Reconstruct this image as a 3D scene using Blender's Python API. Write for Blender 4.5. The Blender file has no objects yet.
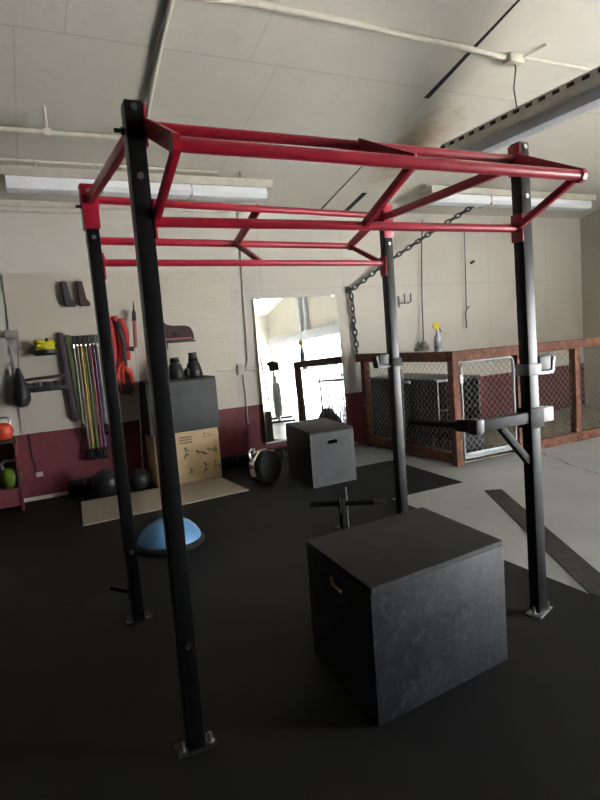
import bpy, bmesh, math, random
from mathutils import Vector, Matrix, Quaternion
random.seed(7)
sc = bpy.context.scene
COL = sc.collection
V = Vector
PI = math.pi

# ------------------------------------------------------------------ materials
def new_mat(name):
    m = bpy.data.materials.new(name); m.use_nodes = True
    nt = m.node_tree
    return m, nt, nt.nodes['Principled BSDF']

def nd(nt, typ, **kw):
    n = nt.nodes.new(typ)
    for k, v in kw.items(): setattr(n, k, v)
    return n

def mix_rgb(nt, fac, a, b):
    n = nd(nt, 'ShaderNodeMix', data_type='RGBA')
    for sock, val in ((n.inputs[0], fac), (n.inputs[6], a), (n.inputs[7], b)):
        if isinstance(val, bpy.types.NodeSocket): nt.links.new(val, sock)
        elif isinstance(val, (int, float)): sock.default_value = val
        else: sock.default_value = (*val, 1) if len(val) == 3 else val
    return n.outputs[2]

def math_n(nt, op, a, b=None, c=None):
    n = nd(nt, 'ShaderNodeMath', operation=op)
    for i, val in enumerate((a, b, c)):
        if val is None: continue
        if isinstance(val, bpy.types.NodeSocket): nt.links.new(val, n.inputs[i])
        else: n.inputs[i].default_value = val
    return n.outputs[0]

def noise(nt, scale, detail=4, rough=.55, vec=None, dist=0.0):
    n = nd(nt, 'ShaderNodeTexNoise'); n.inputs['Scale'].default_value = scale
    n.inputs['Detail'].default_value = detail; n.inputs['Roughness'].default_value = rough
    n.inputs['Distortion'].default_value = dist
    nt.links.new(vec if vec else obj_co(nt), n.inputs['Vector'])
    return n.outputs['Fac']

def obj_co(nt):
    for n in nt.nodes:
        if n.bl_idname == 'ShaderNodeTexCoord': return n.outputs['Object']
    return nd(nt, 'ShaderNodeTexCoord').outputs['Object']

def ramp(nt, fac, lo, hi):
    n = nd(nt, 'ShaderNodeMapRange'); n.clamp = True
    nt.links.new(fac, n.inputs[0]); n.inputs[1].default_value = lo; n.inputs[2].default_value = hi
    return n.outputs[0]

def bump(nt, b, fac, strength, dist=.01):
    n = nd(nt, 'ShaderNodeBump'); n.inputs['Strength'].default_value = strength
    n.inputs['Distance'].default_value = dist
    nt.links.new(fac, n.inputs['Height']); nt.links.new(n.outputs[0], b.inputs['Normal'])

def mat(name, c, rough=.5, metal=0., c2=None, scale=8., lo=.4, hi=.7, bmp=0., bscale=60., spec=.5, coat=0.):
    m, nt, b = new_mat(name)
    b.inputs['Roughness'].default_value = rough; b.inputs['Metallic'].default_value = metal
    b.inputs['Specular IOR Level'].default_value = spec
    b.inputs['Coat Weight'].default_value = coat
    if c2 is None: c2 = tuple(x * .82 for x in c)
    f = ramp(nt, noise(nt, scale, 6, .6), lo, hi)
    nt.links.new(mix_rgb(nt, f, c, c2), b.inputs['Base Color'])
    if bmp: bump(nt, b, noise(nt, bscale, 4, .6), bmp)
    return m

M = {}
M['black_paint'] = mat('black_powder_coat', (.007, .007, .0075), .33, 0, (.03, .03, .031), 14, .6, .8, .08, 90, .42)
M['red_paint'] = mat('red_powder_coat', (.45, .016, .042), .3, 0, (.36, .014, .034), 10, .4, .7, .05, 80, .5)
M['steel'] = mat('zinc_steel', (.55, .55, .55), .32, 1, (.35, .35, .36), 30)
M['chrome'] = mat('chrome', (.78, .76, .7), .12, 1, (.6, .58, .52), 20)
M['galv'] = mat('galvanised_steel', (.36, .38, .38), .55, .6, (.26, .28, .28), 25)
M['wire'] = mat('galvanised_wire', (.4, .4, .39), .45, .8, (.28, .28, .27), 25)
M['dark_steel'] = mat('dark_steel', (.06, .06, .065), .4, .8, (.12, .12, .12), 20)
M['beam_grey'] = mat('pale_grey_beam_paint', (.60, .64, .70), .45, 0, (.5, .53, .58), 5)
M['beam_cream'] = mat('beam_cream_paint', (.74, .71, .64), .5, 0, (.6, .57, .5), 12)
M['dark_steel2'] = mat('worn_black_steel', (.012, .012, .0125), .5, 0, (.05, .05, .05), 12, .58, .8, spec=.22)
M['grey_paint'] = mat('grey_painted_steel', (.40, .42, .45), .45, 0, (.32, .33, .35), 5)
M['rubber'] = mat('black_rubber', (.016, .016, .017), .6, 0, (.026, .026, .027), 4, .4, .7, .15, 200, .3)
M['mat_rubber'] = mat('rubber_flooring', (.0055, .0054, .0053), .7, 0, (.0105, .0103, .010), 2.2, .35, .75, .2, 250, .25)
M['strip_rubber'] = mat('rubber_strip', (.03, .03, .031), .6, 0, (.06, .06, .06), 9, .5, .8, .15, 200, .3)
M['grip'] = mat('grip_rubber', (.008, .008, .008), .7, 0, None, 20, .4, .7, .2, 300, .2)
M['dado_red'] = mat('maroon_paint', (.16, .025, .03), .5, 0, (.11, .02, .024), 4)
M['wood_ply'] = mat('plywood', (.78, .60, .37), .6, 0, (.66, .49, .28), 5, .35, .7)
M['stencil'] = mat('stencil_ink', (.13, .095, .065), .7, 0, (.3, .21, .12), 40)
M['beige_rug'] = mat('beige_carpet', (.46, .39, .31), .95, 0, (.30, .26, .205), 60, .35, .7, .5, 400, .1)
M['blue_vinyl'] = mat('blue_vinyl', (.15, .36, .66), .35, 0, (.13, .32, .6), 3)
M['yellow'] = mat('yellow_plastic', (.72, .62, .03), .4, 0, (.6, .5, .02), 20)
M['orange'] = mat('orange_coat', (.75, .09, .04), .4, 0, (.6, .07, .03), 10)
M['green'] = mat('green_coat', (.13, .24, .02), .3, 0, (.1, .2, .02), 10)
M['red_cloth'] = mat('red_webbing', (.5, .03, .03), .75, 0, (.38, .02, .025), 30)
M['red_tassel'] = mat('red_orange_cord', (.75, .07, .04), .7, 0, (.6, .05, .03), 30)
M['dark_cloth'] = mat('charcoal_cloth', (.045, .043, .046), .85, 0, (.075, .07, .07), 30, .4, .7, .3, 150, .2)
M['maroon_cloth'] = mat('dark_maroon_cloth', (.05, .03, .032), .8, 0, (.07, .03, .03), 30)
M['purple_rubber'] = mat('dark_purple_rubber', (.05, .03, .045), .6, 0, (.03, .02, .03), 10)
M['grey_cloth'] = mat('grey_webbing', (.3, .29, .27), .8, 0, (.24, .23, .22), 30)
M['black_leather'] = mat('black_leather', (.012, .012, .013), .42, 0, (.022, .022, .022), 12, .4, .7, .15, 80, .4)
M['white_plastic'] = mat('white_plastic', (.62, .63, .64), .35, 0, (.55, .56, .57), 5)
M['lens'] = mat('white_diffuser', (.80, .84, .88), .35, 0, (.75, .79, .84), 3)
M['cream_metal'] = mat('cream_enamel', (.52, .49, .43), .5, 0, (.42, .39, .34), 8)
M['pipe_cream'] = mat('cream_painted_pipe', (.62, .59, .52), .5, 0, (.55, .52, .45), 8)
M['concrete_out'] = mat('outdoor_concrete', (.5, .48, .45), .85, 0, (.42, .4, .38), 2)
M['dark_gap'] = mat('dark_open_joint', (.02, .019, .018), .9)
M['bottle'] = mat('bottle_plastic', (.5, .52, .56), .3, 0, (.45, .48, .53), 5)
M['bottle_label'] = mat('bottle_label', (.16, .2, .28), .5, 0, (.45, .47, .5), 18, .45, .6)
M['white_cord'] = mat('white_cord', (.6, .57, .52), .6)
M['pink_tape'] = mat('faded_red_tape', (.42, .12, .11), .6, 0, (.35, .1, .1), 20)
M['gravel'] = mat('tan_grit', (.34, .29, .22), .95, 0, (.14, .13, .11), 22, .4, .62, .6, 60, .1)
M['led_black'] = mat('dark_plastic', (.02, .02, .022), .45)
for nm, c in dict(yl=(.45, .32, .07), gn=(.10, .13, .05), rd=(.36, .07, .09), pu=(.12, .08, .2), gy=(.32, .31, .28), gl=(.30, .29, .26), tn=(.25, .21, .15)).items():
    M['band_' + nm] = mat('latex_' + nm, c, .5, 0, None, 12)

def foam_black():
    m, nt, b = new_mat('textured_black_panel')
    b.inputs['Roughness'].default_value = .55; b.inputs['Specular IOR Level'].default_value = .45
    co = obj_co(nt)
    mp = nd(nt, 'ShaderNodeMapping'); mp.inputs['Scale'].default_value = (1, 1, 1)
    nt.links.new(co, mp.inputs[0])
    n1 = noise(nt, 7, 7, .72, mp.outputs[0], .4); n2 = noise(nt, 42, 6, .75)
    f = ramp(nt, math_n(nt, 'ADD', math_n(nt, 'MULTIPLY', n1, .65), math_n(nt, 'MULTIPLY', n2, .35)), .42, .72)
    c = mix_rgb(nt, f, (.004, .0045, .0055), (.046, .049, .057))
    fl = math_n(nt, 'MULTIPLY', ramp(nt, noise(nt, 26, 9, .8, None, .5), .55, .66), .6)
    nt.links.new(mix_rgb(nt, fl, c, (.11, .115, .125)), b.inputs['Base Color'])
    bump(nt, b, n2, .4, .003)
    return m
M['box_black'] = foam_black()
M['box_top'] = mat('worn_black_top', (.016, .0155, .015), .7, 0, (.026, .025, .023), 9, .35, .7, .25, 120, .3)
M['edge_worn'] = mat('worn_grey_edge', (.05, .052, .054), .65, 0, (.085, .088, .09), 25, .4, .65, .3, 150, .3)
M['box_grey'] = mat('charcoal_panel', (.06, .066, .068), .55, 0, (.045, .05, .052), 6, .4, .7, .15, 90, .4)
M['box_grey_top'] = mat('charcoal_top', (.04, .04, .038), .7, 0, (.03, .03, .029), 9, .4, .7, .2, 90, .3)

def rough_wood():
    m, nt, b = new_mat('red_brown_stained_wood')
    b.inputs['Roughness'].default_value = .75
    n1 = noise(nt, 9, 6, .65, None, .8); n2 = noise(nt, 18, 6, .72, None, .5)
    f1 = ramp(nt, n1, .35, .62); f2 = ramp(nt, n2, .55, .75)
    c = mix_rgb(nt, f1, (.085, .03, .018), (.2, .078, .045))
    nt.links.new(mix_rgb(nt, f2, c, (.42, .27, .19)), b.inputs['Base Color'])
    bump(nt, b, n2, .4, .01)
    return m
M['wood_red'] = rough_wood()

def mirror_mat():
    m, nt, b = new_mat('mirror_glass')
    b.inputs['Metallic'].default_value = 1; b.inputs['Base Color'].default_value = (.86, .88, .87, 1)
    nt.links.new(math_n(nt, 'MULTIPLY', ramp(nt, noise(nt, 3, 5, .7), .45, .8), .05), b.inputs['Roughness'])
    return m
M['mirror'] = mirror_mat()

def line_mask(nt, coord, at, w, lo=None, hi=None, other=None):
    f = math_n(nt, 'COMPARE', coord, at, w)
    if other is not None:
        f = math_n(nt, 'MULTIPLY', f, math_n(nt, 'GREATER_THAN', other, lo))
        f = math_n(nt, 'MULTIPLY', f, math_n(nt, 'LESS_THAN', other, hi))
    return f

def wall_mat():
    m, nt, b = new_mat('painted_block_wall')
    b.inputs['Roughness'].default_value = .62
    s = nd(nt, 'ShaderNodeSeparateXYZ'); nt.links.new(obj_co(nt), s.inputs[0])
    x, y, z = s.outputs
    n1 = noise(nt, 1.3, 6, .6); n2 = noise(nt, 9, 6, .7)
    white = mix_rgb(nt, ramp(nt, n1, .3, .75), (.60, .575, .52), (.53, .505, .45))
    white = mix_rgb(nt, math_n(nt, 'MULTIPLY', ramp(nt, n2, .62, .8), .35), white, (.42, .39, .33))
    seams = None
    for at in (2.95, 4.15, 5.45, 6.75, 8.0):
        f = line_mask(nt, x, at, .006, .73, 3.1, z)
        seams = f if seams is None else math_n(nt, 'ADD', seams, f)
    for at in (1.2, 2.15):
        seams = math_n(nt, 'ADD', seams, line_mask(nt, z, at, .005, 2.6, 9, x))
    white = mix_rgb(nt, math_n(nt, 'MULTIPLY', seams, .35), white, (.33, .31, .28))
    red = mix_rgb(nt, ramp(nt, n2, .35, .7), (.165, .026, .032), (.115, .02, .024))
    scuff = math_n(nt, 'MULTIPLY', ramp(nt, noise(nt, 5, 7, .75), .66, .72), .7)
    red = mix_rgb(nt, math_n(nt, 'MULTIPLY', scuff, math_n(nt, 'LESS_THAN', z, .32)), red, (.5, .42, .38))
    edge = math_n(nt, 'ADD', .725, math_n(nt, 'MULTIPLY', math_n(nt, 'SUBTRACT', noise(nt, 2, 2), .5), .02))
    nt.links.new(mix_rgb(nt, math_n(nt, 'LESS_THAN', z, edge), white, red), b.inputs['Base Color'])
    bump(nt, b, n2, .12, .01)
    return m
M['wall'] = wall_mat()
M['wall_plain'] = mat('painted_wall', (.55, .525, .46), .65, 0, (.46, .43, .37), 1.5, .3, .75, .1, 9)

M['wall_dark'] = mat('charcoal_fill_absorber', (.05, .05, .05), .7)  # dark tone given to unseen walls to cut bounced fill light

def ceiling_mat():
    m, nt, b = new_mat('painted_ceiling_panels')
    b.inputs['Roughness'].default_value = .8
    s = nd(nt, 'ShaderNodeSeparateXYZ'); nt.links.new(obj_co(nt), s.inputs[0])
    x, y, z = s.outputs
    n1 = noise(nt, .9, 5, .6); n2 = noise(nt, 5, 6, .7)
    c = mix_rgb(nt, ramp(nt, n1, .3, .72), (.66, .64, .58), (.58, .56, .50))
    c = mix_rgb(nt, math_n(nt, 'MULTIPLY', ramp(nt, n2, .58, .78), .3), c, (.38, .355, .3))
    seams = line_mask(nt, y, 4.5, .008, -9, 9, x)
    for at, lo, hi in ((2.25, 4.5, 6.83), (.62, 2, 4.5), (3.87, 4.58, 5.8), (5.5, 2, 6.8), (.3, 4.5, 6.8), (7.1, 2, 6.8), (2.0, 2, 4.5)):
        seams = math_n(nt, 'ADD', seams, line_mask(nt, x, at, .006, lo, hi, y))
    c = mix_rgb(nt, math_n(nt, 'MULTIPLY', seams, .22), c, (.22, .2, .17))
    # brown water stain beside the beam
    vx = math_n(nt, 'SUBTRACT', x, 4.32); vy = math_n(nt, 'MULTIPLY', math_n(nt, 'SUBTRACT', y, 5.45), .45)
    d = math_n(nt, 'SQRT', math_n(nt, 'ADD', math_n(nt, 'MULTIPLY', vx, vx), math_n(nt, 'MULTIPLY', vy, vy)))
    d = math_n(nt, 'ADD', d, math_n(nt, 'MULTIPLY', math_n(nt, 'SUBTRACT', n2, .5), .5))
    st = math_n(nt, 'MULTIPLY', math_n(nt, 'SUBTRACT', 1.0, ramp(nt, d, .1, .4)), .75)
    c = mix_rgb(nt, st, c, (.30, .20, .10))
    nt.links.new(c, b.inputs['Base Color'])
    return m
M['ceiling'] = ceiling_mat()

def floor_mat():
    m, nt, b = new_mat('grey_painted_concrete')
    n1 = noise(nt, 1.1, 6, .6); n2 = noise(nt, 12, 6, .7)
    c = mix_rgb(nt, ramp(nt, n1, .3, .7), (.40, .425, .43), (.32, .335, .335))
    c = mix_rgb(nt, math_n(nt, 'MULTIPLY', ramp(nt, n2, .6, .8), .4), c, (.15, .145, .135))
    s = nd(nt, 'ShaderNodeSeparateXYZ'); nt.links.new(obj_co(nt), s.inputs[0])
    x, y, z = s.outputs
    wob = math_n(nt, 'MULTIPLY', math_n(nt, 'SUBTRACT', noise(nt, 3.5, 4), .5), .25)
    cx = math_n(nt, 'ADD', 5.02, math_n(nt, 'ADD', math_n(nt, 'MULTIPLY', math_n(nt, 'SUBTRACT', y, 3.9), .4), wob))
    crack = math_n(nt, 'COMPARE', math_n(nt, 'SUBTRACT', x, cx), 0.0, .009)
    crack = math_n(nt, 'MULTIPLY', crack, math_n(nt, 'LESS_THAN', y, 4.85))
    c = mix_rgb(nt, math_n(nt, 'MULTIPLY', crack, .85), c, (.035, .033, .03))
    nt.links.new(c, b.inputs['Base Color'])
    nt.links.new(math_n(nt, 'ADD', .28, math_n(nt, 'MULTIPLY', n1, .25)), b.inputs['Roughness'])
    bump(nt, b, n2, .06, .01)
    return m
M['floor'] = floor_mat()

def peg_mat():
    m, nt, b = new_mat('cream_pegboard')
    b.inputs['Roughness'].default_value = .6
    s = nd(nt, 'ShaderNodeSeparateXYZ'); nt.links.new(obj_co(nt), s.inputs[0])
    fx = math_n(nt, 'SUBTRACT', math_n(nt, 'FRACT', math_n(nt, 'DIVIDE', s.outputs[0], .0254)), .5)
    fz = math_n(nt, 'SUBTRACT', math_n(nt, 'FRACT', math_n(nt, 'DIVIDE', s.outputs[2], .0254)), .5)
    d = math_n(nt, 'ADD', math_n(nt, 'MULTIPLY', fx, fx), math_n(nt, 'MULTIPLY', fz, fz))
    hole = math_n(nt, 'LESS_THAN', d, .022)
    c = mix_rgb(nt, ramp(nt, noise(nt, 1.6, 5), .3, .7), (.60, .56, .48), (.54, .50, .42))
    nt.links.new(mix_rgb(nt, hole, c, (.16, .14, .12)), b.inputs['Base Color'])
    return m
M['peg'] = peg_mat()

# ------------------------------------------------------------------ mesh builder
class MB:
    def __init__(self): self.bm = bmesh.new()
    def _xf(self, vs, m):
        for v in vs: v.co = m @ v.co
    def box(self, lo, hi, bev=0.):
        lo, hi = V(lo), V(hi)
        r = bmesh.ops.create_cube(self.bm, size=1)
        vs = r['verts']
        for v in vs: v.co = V([(lo[i] + hi[i]) / 2 + v.co[i] * (hi[i] - lo[i]) for i in range(3)])
        if bev:
            es = list({e for v in vs for e in v.link_edges})
            bmesh.ops.bevel(self.bm, geom=es, offset=bev, segments=2, affect='EDGES', profile=.6)
        return self
    def obox(self, c, size, rot=None, bev=0.):
        n0 = len(self.bm.verts); old = set(self.bm.verts)
        s = V(size) / 2
        self.box(-s, s, bev)
        m = Matrix.Translation(V(c)) @ (rot.to_4x4() if rot else Matrix())
        self._xf([v for v in self.bm.verts if v not in old], m); return self
    def bar(self, p0, p1, w, h, up=(0, 0, 1), bev=.003):
        p0, p1 = V(p0), V(p1); d = (p1 - p0); L = d.length; d.normalize()
        upv = V(up)
        if abs(d.dot(upv)) > .98: upv = V((0, 1, 0))
        sx = d.cross(upv).normalized(); uz = sx.cross(d)
        rot = Matrix((sx, d, uz)).transposed()
        return self.obox((p0 + p1) / 2, (w, L, h), rot, bev)
    def tube(self, p0, p1, r, seg=14, r2=None, caps=True):
        p0, p1 = V(p0), V(p1); d = p1 - p0
        rr = bmesh.ops.create_cone(self.bm, cap_ends=caps, segments=seg, radius1=r, radius2=r if r2 is None else r2, depth=d.length)
        m = Matrix.Translation((p0 + p1) / 2) @ d.to_track_quat('Z', 'Y').to_matrix().to_4x4()
        self._xf(rr['verts'], m); return self
    def path(self, pts, r, seg=10, closed=False):
        pts = [V(p) for p in pts]; n = len(pts); rings = []
        prev = None
        for i, p in enumerate(pts):
            if closed: t = pts[(i + 1) % n] - pts[i - 1]
            else: t = pts[min(i + 1, n - 1)] - pts[max(i - 1, 0)]
            t.normalize()
            if prev is None:
                a = V((0, 0, 1)) if abs(t.z) < .9 else V((1, 0, 0))
                u = t.cross(a).normalized()
            else: u = (prev - t * prev.dot(t)).normalized()
            prev = u; w = t.cross(u)
            ri = r[i] if isinstance(r, (list, tuple)) else r
            rings.append([self.bm.verts.new(p + (u * math.cos(2 * PI * k / seg) + w * math.sin(2 * PI * k / seg)) * ri) for k in range(seg)])
        for i in range(n if closed else n - 1):
            a, b = rings[i], rings[(i + 1) % n]
            for k in range(seg): self.bm.faces.new((a[k], a[(k + 1) % seg], b[(k + 1) % seg], b[k]))
        if not closed:
            self.bm.faces.new(list(reversed(rings[0]))); self.bm.faces.new(rings[-1])
        return self
    def sphere(self, c, r, sc_=(1, 1, 1), seg=28, rot=None):
        rr = bmesh.ops.create_uvsphere(self.bm, u_segments=seg, v_segments=seg // 2, radius=r)
        m = Matrix.Translation(V(c)) @ (rot.to_4x4() if rot else Matrix()) @ Matrix.Diagonal((*sc_, 1))
        self._xf(rr['verts'], m); return self
    def lathe(self, prof, c=(0, 0, 0), rot=None, seg=36):
        m = Matrix.Translation(V(c)) @ (rot.to_4x4() if rot else Matrix())
        rings = []
        for (r, z) in prof:
            if r < 1e-6: rings.append([self.bm.verts.new(m @ V((0, 0, z)))])
            else: rings.append([self.bm.verts.new(m @ V((r * math.cos(2 * PI * k / seg), r * math.sin(2 * PI * k / seg), z))) for k in range(seg)])
        for a, b in zip(rings, rings[1:]):
            for k in range(seg):
                k2 = (k + 1) % seg
                if len(a) == 1 and len(b) == 1: continue
                if len(a) == 1: self.bm.faces.new((a[0], b[k2], b[k]))
                elif len(b) == 1: self.bm.faces.new((a[k], a[k2], b[0]))
                else: self.bm.faces.new((a[k], a[k2], b[k2], b[k]))
        return self
    def prism(self, poly, ext, rot=None, c=(0, 0, 0)):
        """poly: list of 2D points in local XZ, extruded along local Y by ext (y0,y1)"""
        m = Matrix.Translation(V(c)) @ (rot.to_4x4() if rot else Matrix())
        a = [self.bm.verts.new(m @ V((x, ext[0], z))) for x, z in poly]
        b = [self.bm.verts.new(m @ V((x, ext[1], z))) for x, z in poly]
        self.bm.faces.new(a); self.bm.faces.new(list(reversed(b)))
        n = len(poly)
        for i in range(n): self.bm.faces.new((a[i], b[i], b[(i + 1) % n], a[(i + 1) % n]))
        return self
    def slot_panel(self, x0, x1, z0, z1, y0, y1, slot, rot, c):
        """rectangular board in local XZ with a rounded hand slot (cx, cz, half length, half height) cut through"""
        m = Matrix.Translation(V(c)) @ rot.to_4x4()
        cx, cz, hl, hh = slot
        hole = []
        for k in range(9): a = -PI / 2 + PI * k / 8; hole.append((cx + hl - hh + hh * math.cos(a), cz + hh * math.sin(a)))
        for k in range(9): a = PI / 2 + PI * k / 8; hole.append((cx - hl + hh + hh * math.cos(a), cz + hh * math.sin(a)))
        n = len(hole)
        # matching outer points: project each hole point out to the rectangle
        outer = []
        for i, (hx, hz) in enumerate(hole):
            dx, dz = hx - cx, hz - cz
            tx = ((x1 - cx) if dx > 0 else (cx - x0)) / max(abs(dx), 1e-6)
            tz = ((z1 - cz) if dz > 0 else (cz - z0)) / max(abs(dz), 1e-6)
            t = min(tx, tz); outer.append([cx + dx * t, cz + dz * t])
        for corner in ((x0, z0), (x1, z0), (x1, z1), (x0, z1)):
            i = min(range(n), key=lambda j: (outer[j][0] - corner[0]) ** 2 + (outer[j][1] - corner[1]) ** 2)
            outer[i] = list(corner)
        H = [[self.bm.verts.new(m @ V((x, y, z))) for x, z in hole] for y in (y0, y1)]
        O = [[self.bm.verts.new(m @ V((x, y, z))) for x, z in outer] for y in (y0, y1)]
        for i in range(n):
            j = (i + 1) % n
            self.bm.faces.new((O[0][i], O[0][j], H[0][j], H[0][i])); self.bm.faces.new((O[1][j], O[1][i], H[1][i], H[1][j]))
            self.bm.faces.new((H[0][i], H[0][j], H[1][j], H[1][i])); self.bm.faces.new((O[0][j], O[0][i], O[1][i], O[1][j]))
        return self
    def build(self, name, m, parent=None, smooth=None, sub=0):
        bm = self.bm
        bmesh.ops.recalc_face_normals(bm, faces=bm.faces)
        off = V((0, 0, 0))
        if parent is not None: off = world_loc(parent)
        elif getattr(self, 'origin', None) is not None: off = V(self.origin)
        for v in bm.verts: v.co -= off
        me = bpy.data.meshes.new(name); bm.to_mesh(me); bm.free()
        o = bpy.data.objects.new(name, me); COL.objects.link(o)
        me.materials.append(m)
        for p in me.polygons: p.use_smooth = True
        if smooth is not False:
            try: me.set_sharp_from_angle(angle=math.radians(38 if smooth is None else smooth))
            except Exception: pass
        else:
            for p in me.polygons: p.use_smooth = False
        if parent is not None: o.parent = parent
        elif off.length: o.location = off
        return o

LOC = {}
def world_loc(o):
    l = V((0, 0, 0))
    while o is not None: l += o.location; o = o.parent
    return l

def tag(o, label, cat, group=None, kind=None):
    if label: o['label'] = label
    if cat: o['category'] = cat
    if group: o['group'] = group
    if kind: o['kind'] = kind
    return o
def thing(name, loc, label, cat, group=None):
    o = bpy.data.objects.new(name, None); COL.objects.link(o)
    o.location = loc; o.empty_display_size = .1
    return tag(o, label, cat, group)
def solo(mb, name, m, loc, label, cat, group=None, smooth=None, kind=None):
    mb.origin = loc
    return tag(mb.build(name, m, None, smooth), label, cat, group, kind)
def struct(mb, name, m, smooth=None):
    o = mb.build(name, m, None, smooth); o['kind'] = 'structure'; return o
def RZ(d): return Matrix.Rotation(math.radians(d), 3, 'Z')
def RX(d): return Matrix.Rotation(math.radians(d), 3, 'X')
def RY(d): return Matrix.Rotation(math.radians(d), 3, 'Y')

# ------------------------------------------------------------------ the room
XL, XR, YB, YF = -3.5, 8.85, 6.83, -6.5
RID = 0.0
def cz(y): return 3.15 + .25 * (YB - y) if y >= RID else 3.15 + .25 * YB + .25 * y
struct(MB().box((XL - .2, YF - .2, -.15), (XR + .2, YB + .2, 0)), 'floor', M['floor'])
def slope(y0, y1):
    mb = MB()
    mb.prism([(XL - .2, 0), (XR + .2, 0), (XR + .2, .12), (XL - .2, .12)], (0, 1))
    for v in mb.bm.verts:
        y = y0 + (y1 - y0) * v.co.y
        v.co = V((v.co.x, y, cz(y) + v.co.z))
    return mb
struct(slope(RID, YB + .2), 'ceiling', M['ceiling'])
struct(slope(YF - .2, RID), 'ceiling', M['ceiling'])
struct(MB().box((XL - .2, YB, 0), (XR + .2, YB + .2, 3.3)), 'wall_back', M['wall'])
def side_wall(x0, x1, ya, yb, za):
    mb = MB()
    ys = sorted({ya, yb} | ({RID} if ya < RID < yb else set()))
    poly = [(y, za) for y in (ya, yb)] + [(y, cz(y) + .1) for y in reversed(ys)]
    a = [mb.bm.verts.new((x0, y, z)) for y, z in poly]; b = [mb.bm.verts.new((x1, y, z)) for y, z in poly]
    mb.bm.faces.new(a); mb.bm.faces.new(list(reversed(b)))
    for i in range(len(poly)):
        j = (i + 1) % len(poly); mb.bm.faces.new((a[i], b[i], b[j], a[j]))
    return mb
DY0, DY1, DZ = -6.3, .1, 2.05
PXE = 4.6
struct(MB().box((XL, -.85, 0), (PXE, -.7, cz(-.7) + .02)), 'wall_front_unseen', M['wall_dark'])  # partition added behind the camera to block door light from the near-left floor
struct(side_wall(XL - .2, XL, YF, YB, 0), 'wall_left', M['wall_dark'])
struct(side_wall(XR, XR + .2, DY1, YB, 0), 'wall_right', M['wall_plain'])
struct(side_wall(XR, XR + .2, YF, DY0, 0), 'wall_right', M['wall_plain'])
struct(side_wall(XR, XR + .2, DY0, DY1, DZ), 'wall_right', M['wall_plain'])
struct(MB().box((XL - .2, YF - .2, 0), (XR + .2, YF, cz(YF) + .1)), 'wall_front_unseen', M['wall_plain'])
struct(MB().box((XR + .2, -14, -.2), (24, 10, -.03)), 'ground', M['concrete_out'])
# raised roller door and its jambs, on the wall behind the camera
struct(MB().box((XR - .12, DY0 - .1, DZ - .02), (XR - .03, DY1 + .1, DZ + .3), .02), 'trim_1', M['grey_paint'])
struct(MB().box((XR - .14, -3.75, 0), (XR - .02, -3.6, cz(-3.7)), .01).box((XR - .14, -3.3, DZ), (XR - .02, -3.2, cz(-3.3)), .01), 'trim_2', M['grey_paint'])
struct(MB().box((XL, YB - .03, 3.085), (2.6, YB, 3.15), .006).box((XL, YB - .045, 3.03), (1.0, YB, 3.06), .006), 'trim_3', M['cream_metal'])
struct(MB().box((XL, YB - .02, 0), (4.2, YB, .045), .004), 'baseboard_back', M['pipe_cream'])

# open joints between the ceiling panels
def joint(x, y0, y1, w0, w1):
    mb = MB()
    for (dx, y, dz) in ():
        pass
    pts = [(x - w0 / 2, y0), (x + w0 / 2, y0), (x + w1 / 2, y1), (x - w1 / 2, y1)]
    a = [mb.bm.verts.new((px, py, cz(py) - .004)) for px, py in pts]; b = [mb.bm.verts.new((px, py, cz(py) + .02)) for px, py in pts]
    mb.bm.faces.new(a); mb.bm.faces.new(list(reversed(b)))
    for i in range(4): mb.bm.faces.new((a[i], b[i], b[(i + 1) % 4], a[(i + 1) % 4]))
    return mb
struct(joint(3.87, 3.0, 4.62, .004, .06), 'trim_4', M['dark_gap'], False)
struct(joint(3.87, 5.7, 6.82, .008, .025), 'trim_5', M['dark_gap'], False)
struct(joint(4.26, 6.35, 6.8, .07, .07), 'trim_6', M['dark_gap'], False)

# ------------------------------------------------------------------ rubber flooring
def slab(poly, z0, z1):
    mb = MB()
    a = [mb.bm.verts.new((x, y, z0)) for x, y in poly]; b = [mb.bm.verts.new((x, y, z1)) for x, y in poly]
    mb.bm.faces.new(list(reversed(a))); mb.bm.faces.new(b)
    for i in range(len(poly)):
        j = (i + 1) % len(poly); mb.bm.faces.new((a[i], a[j], b[j], b[i]))
    return mb
MT = .008
G = 'black rubber floor mats'
solo(slab([(XL + .02, -.69), (2.68, -.69), (2.69, 3.78), (XL + .02, 3.78)], 0, MT), 'rubber_mat', M['mat_rubber'], (0, 1, 0), 'wide black rubber mat under the pull-up rig and the near black box', 'floor mat', G, False)
solo(slab([(XL + .02, 3.781), (2.96, 3.781), (2.97, 4.33), (XL + .02, 4.33)], 0, MT), 'rubber_mat', M['mat_rubber'], (0, 4.06, 0), 'black rubber mat strip under the blue half ball and T-shaped stand', 'floor mat', G, False)
solo(slab([(XL + .02, 4.331), (3.82, 4.331), (3.92, 5.63), (XL + .02, 5.63)], 0, MT), 'rubber_mat', M['mat_rubber'], (0, 5, 0), 'black rubber mat under the charcoal box, its corner pointing to the pen', 'floor mat', G, False)
solo(slab([(XL + .02, 5.631), (3.35, 5.631), (3.3, YB - .03), (XL + .02, YB - .03)], 0, MT), 'rubber_mat', M['mat_rubber'], (0, 6.2, 0), 'black rubber mat along the maroon wall below the mirror', 'floor mat', G, False)
solo(slab([(3.76, 3.97), (3.9, 3.9), (2.98, 2.24), (2.705, 1.76), (2.70, 2.09)], 0, .006), 'rubber_strip', M['strip_rubber'], (3.3, 3, 0), 'narrow dark rubber strip running diagonally over the grey concrete', 'floor strip', None, False)

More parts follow.
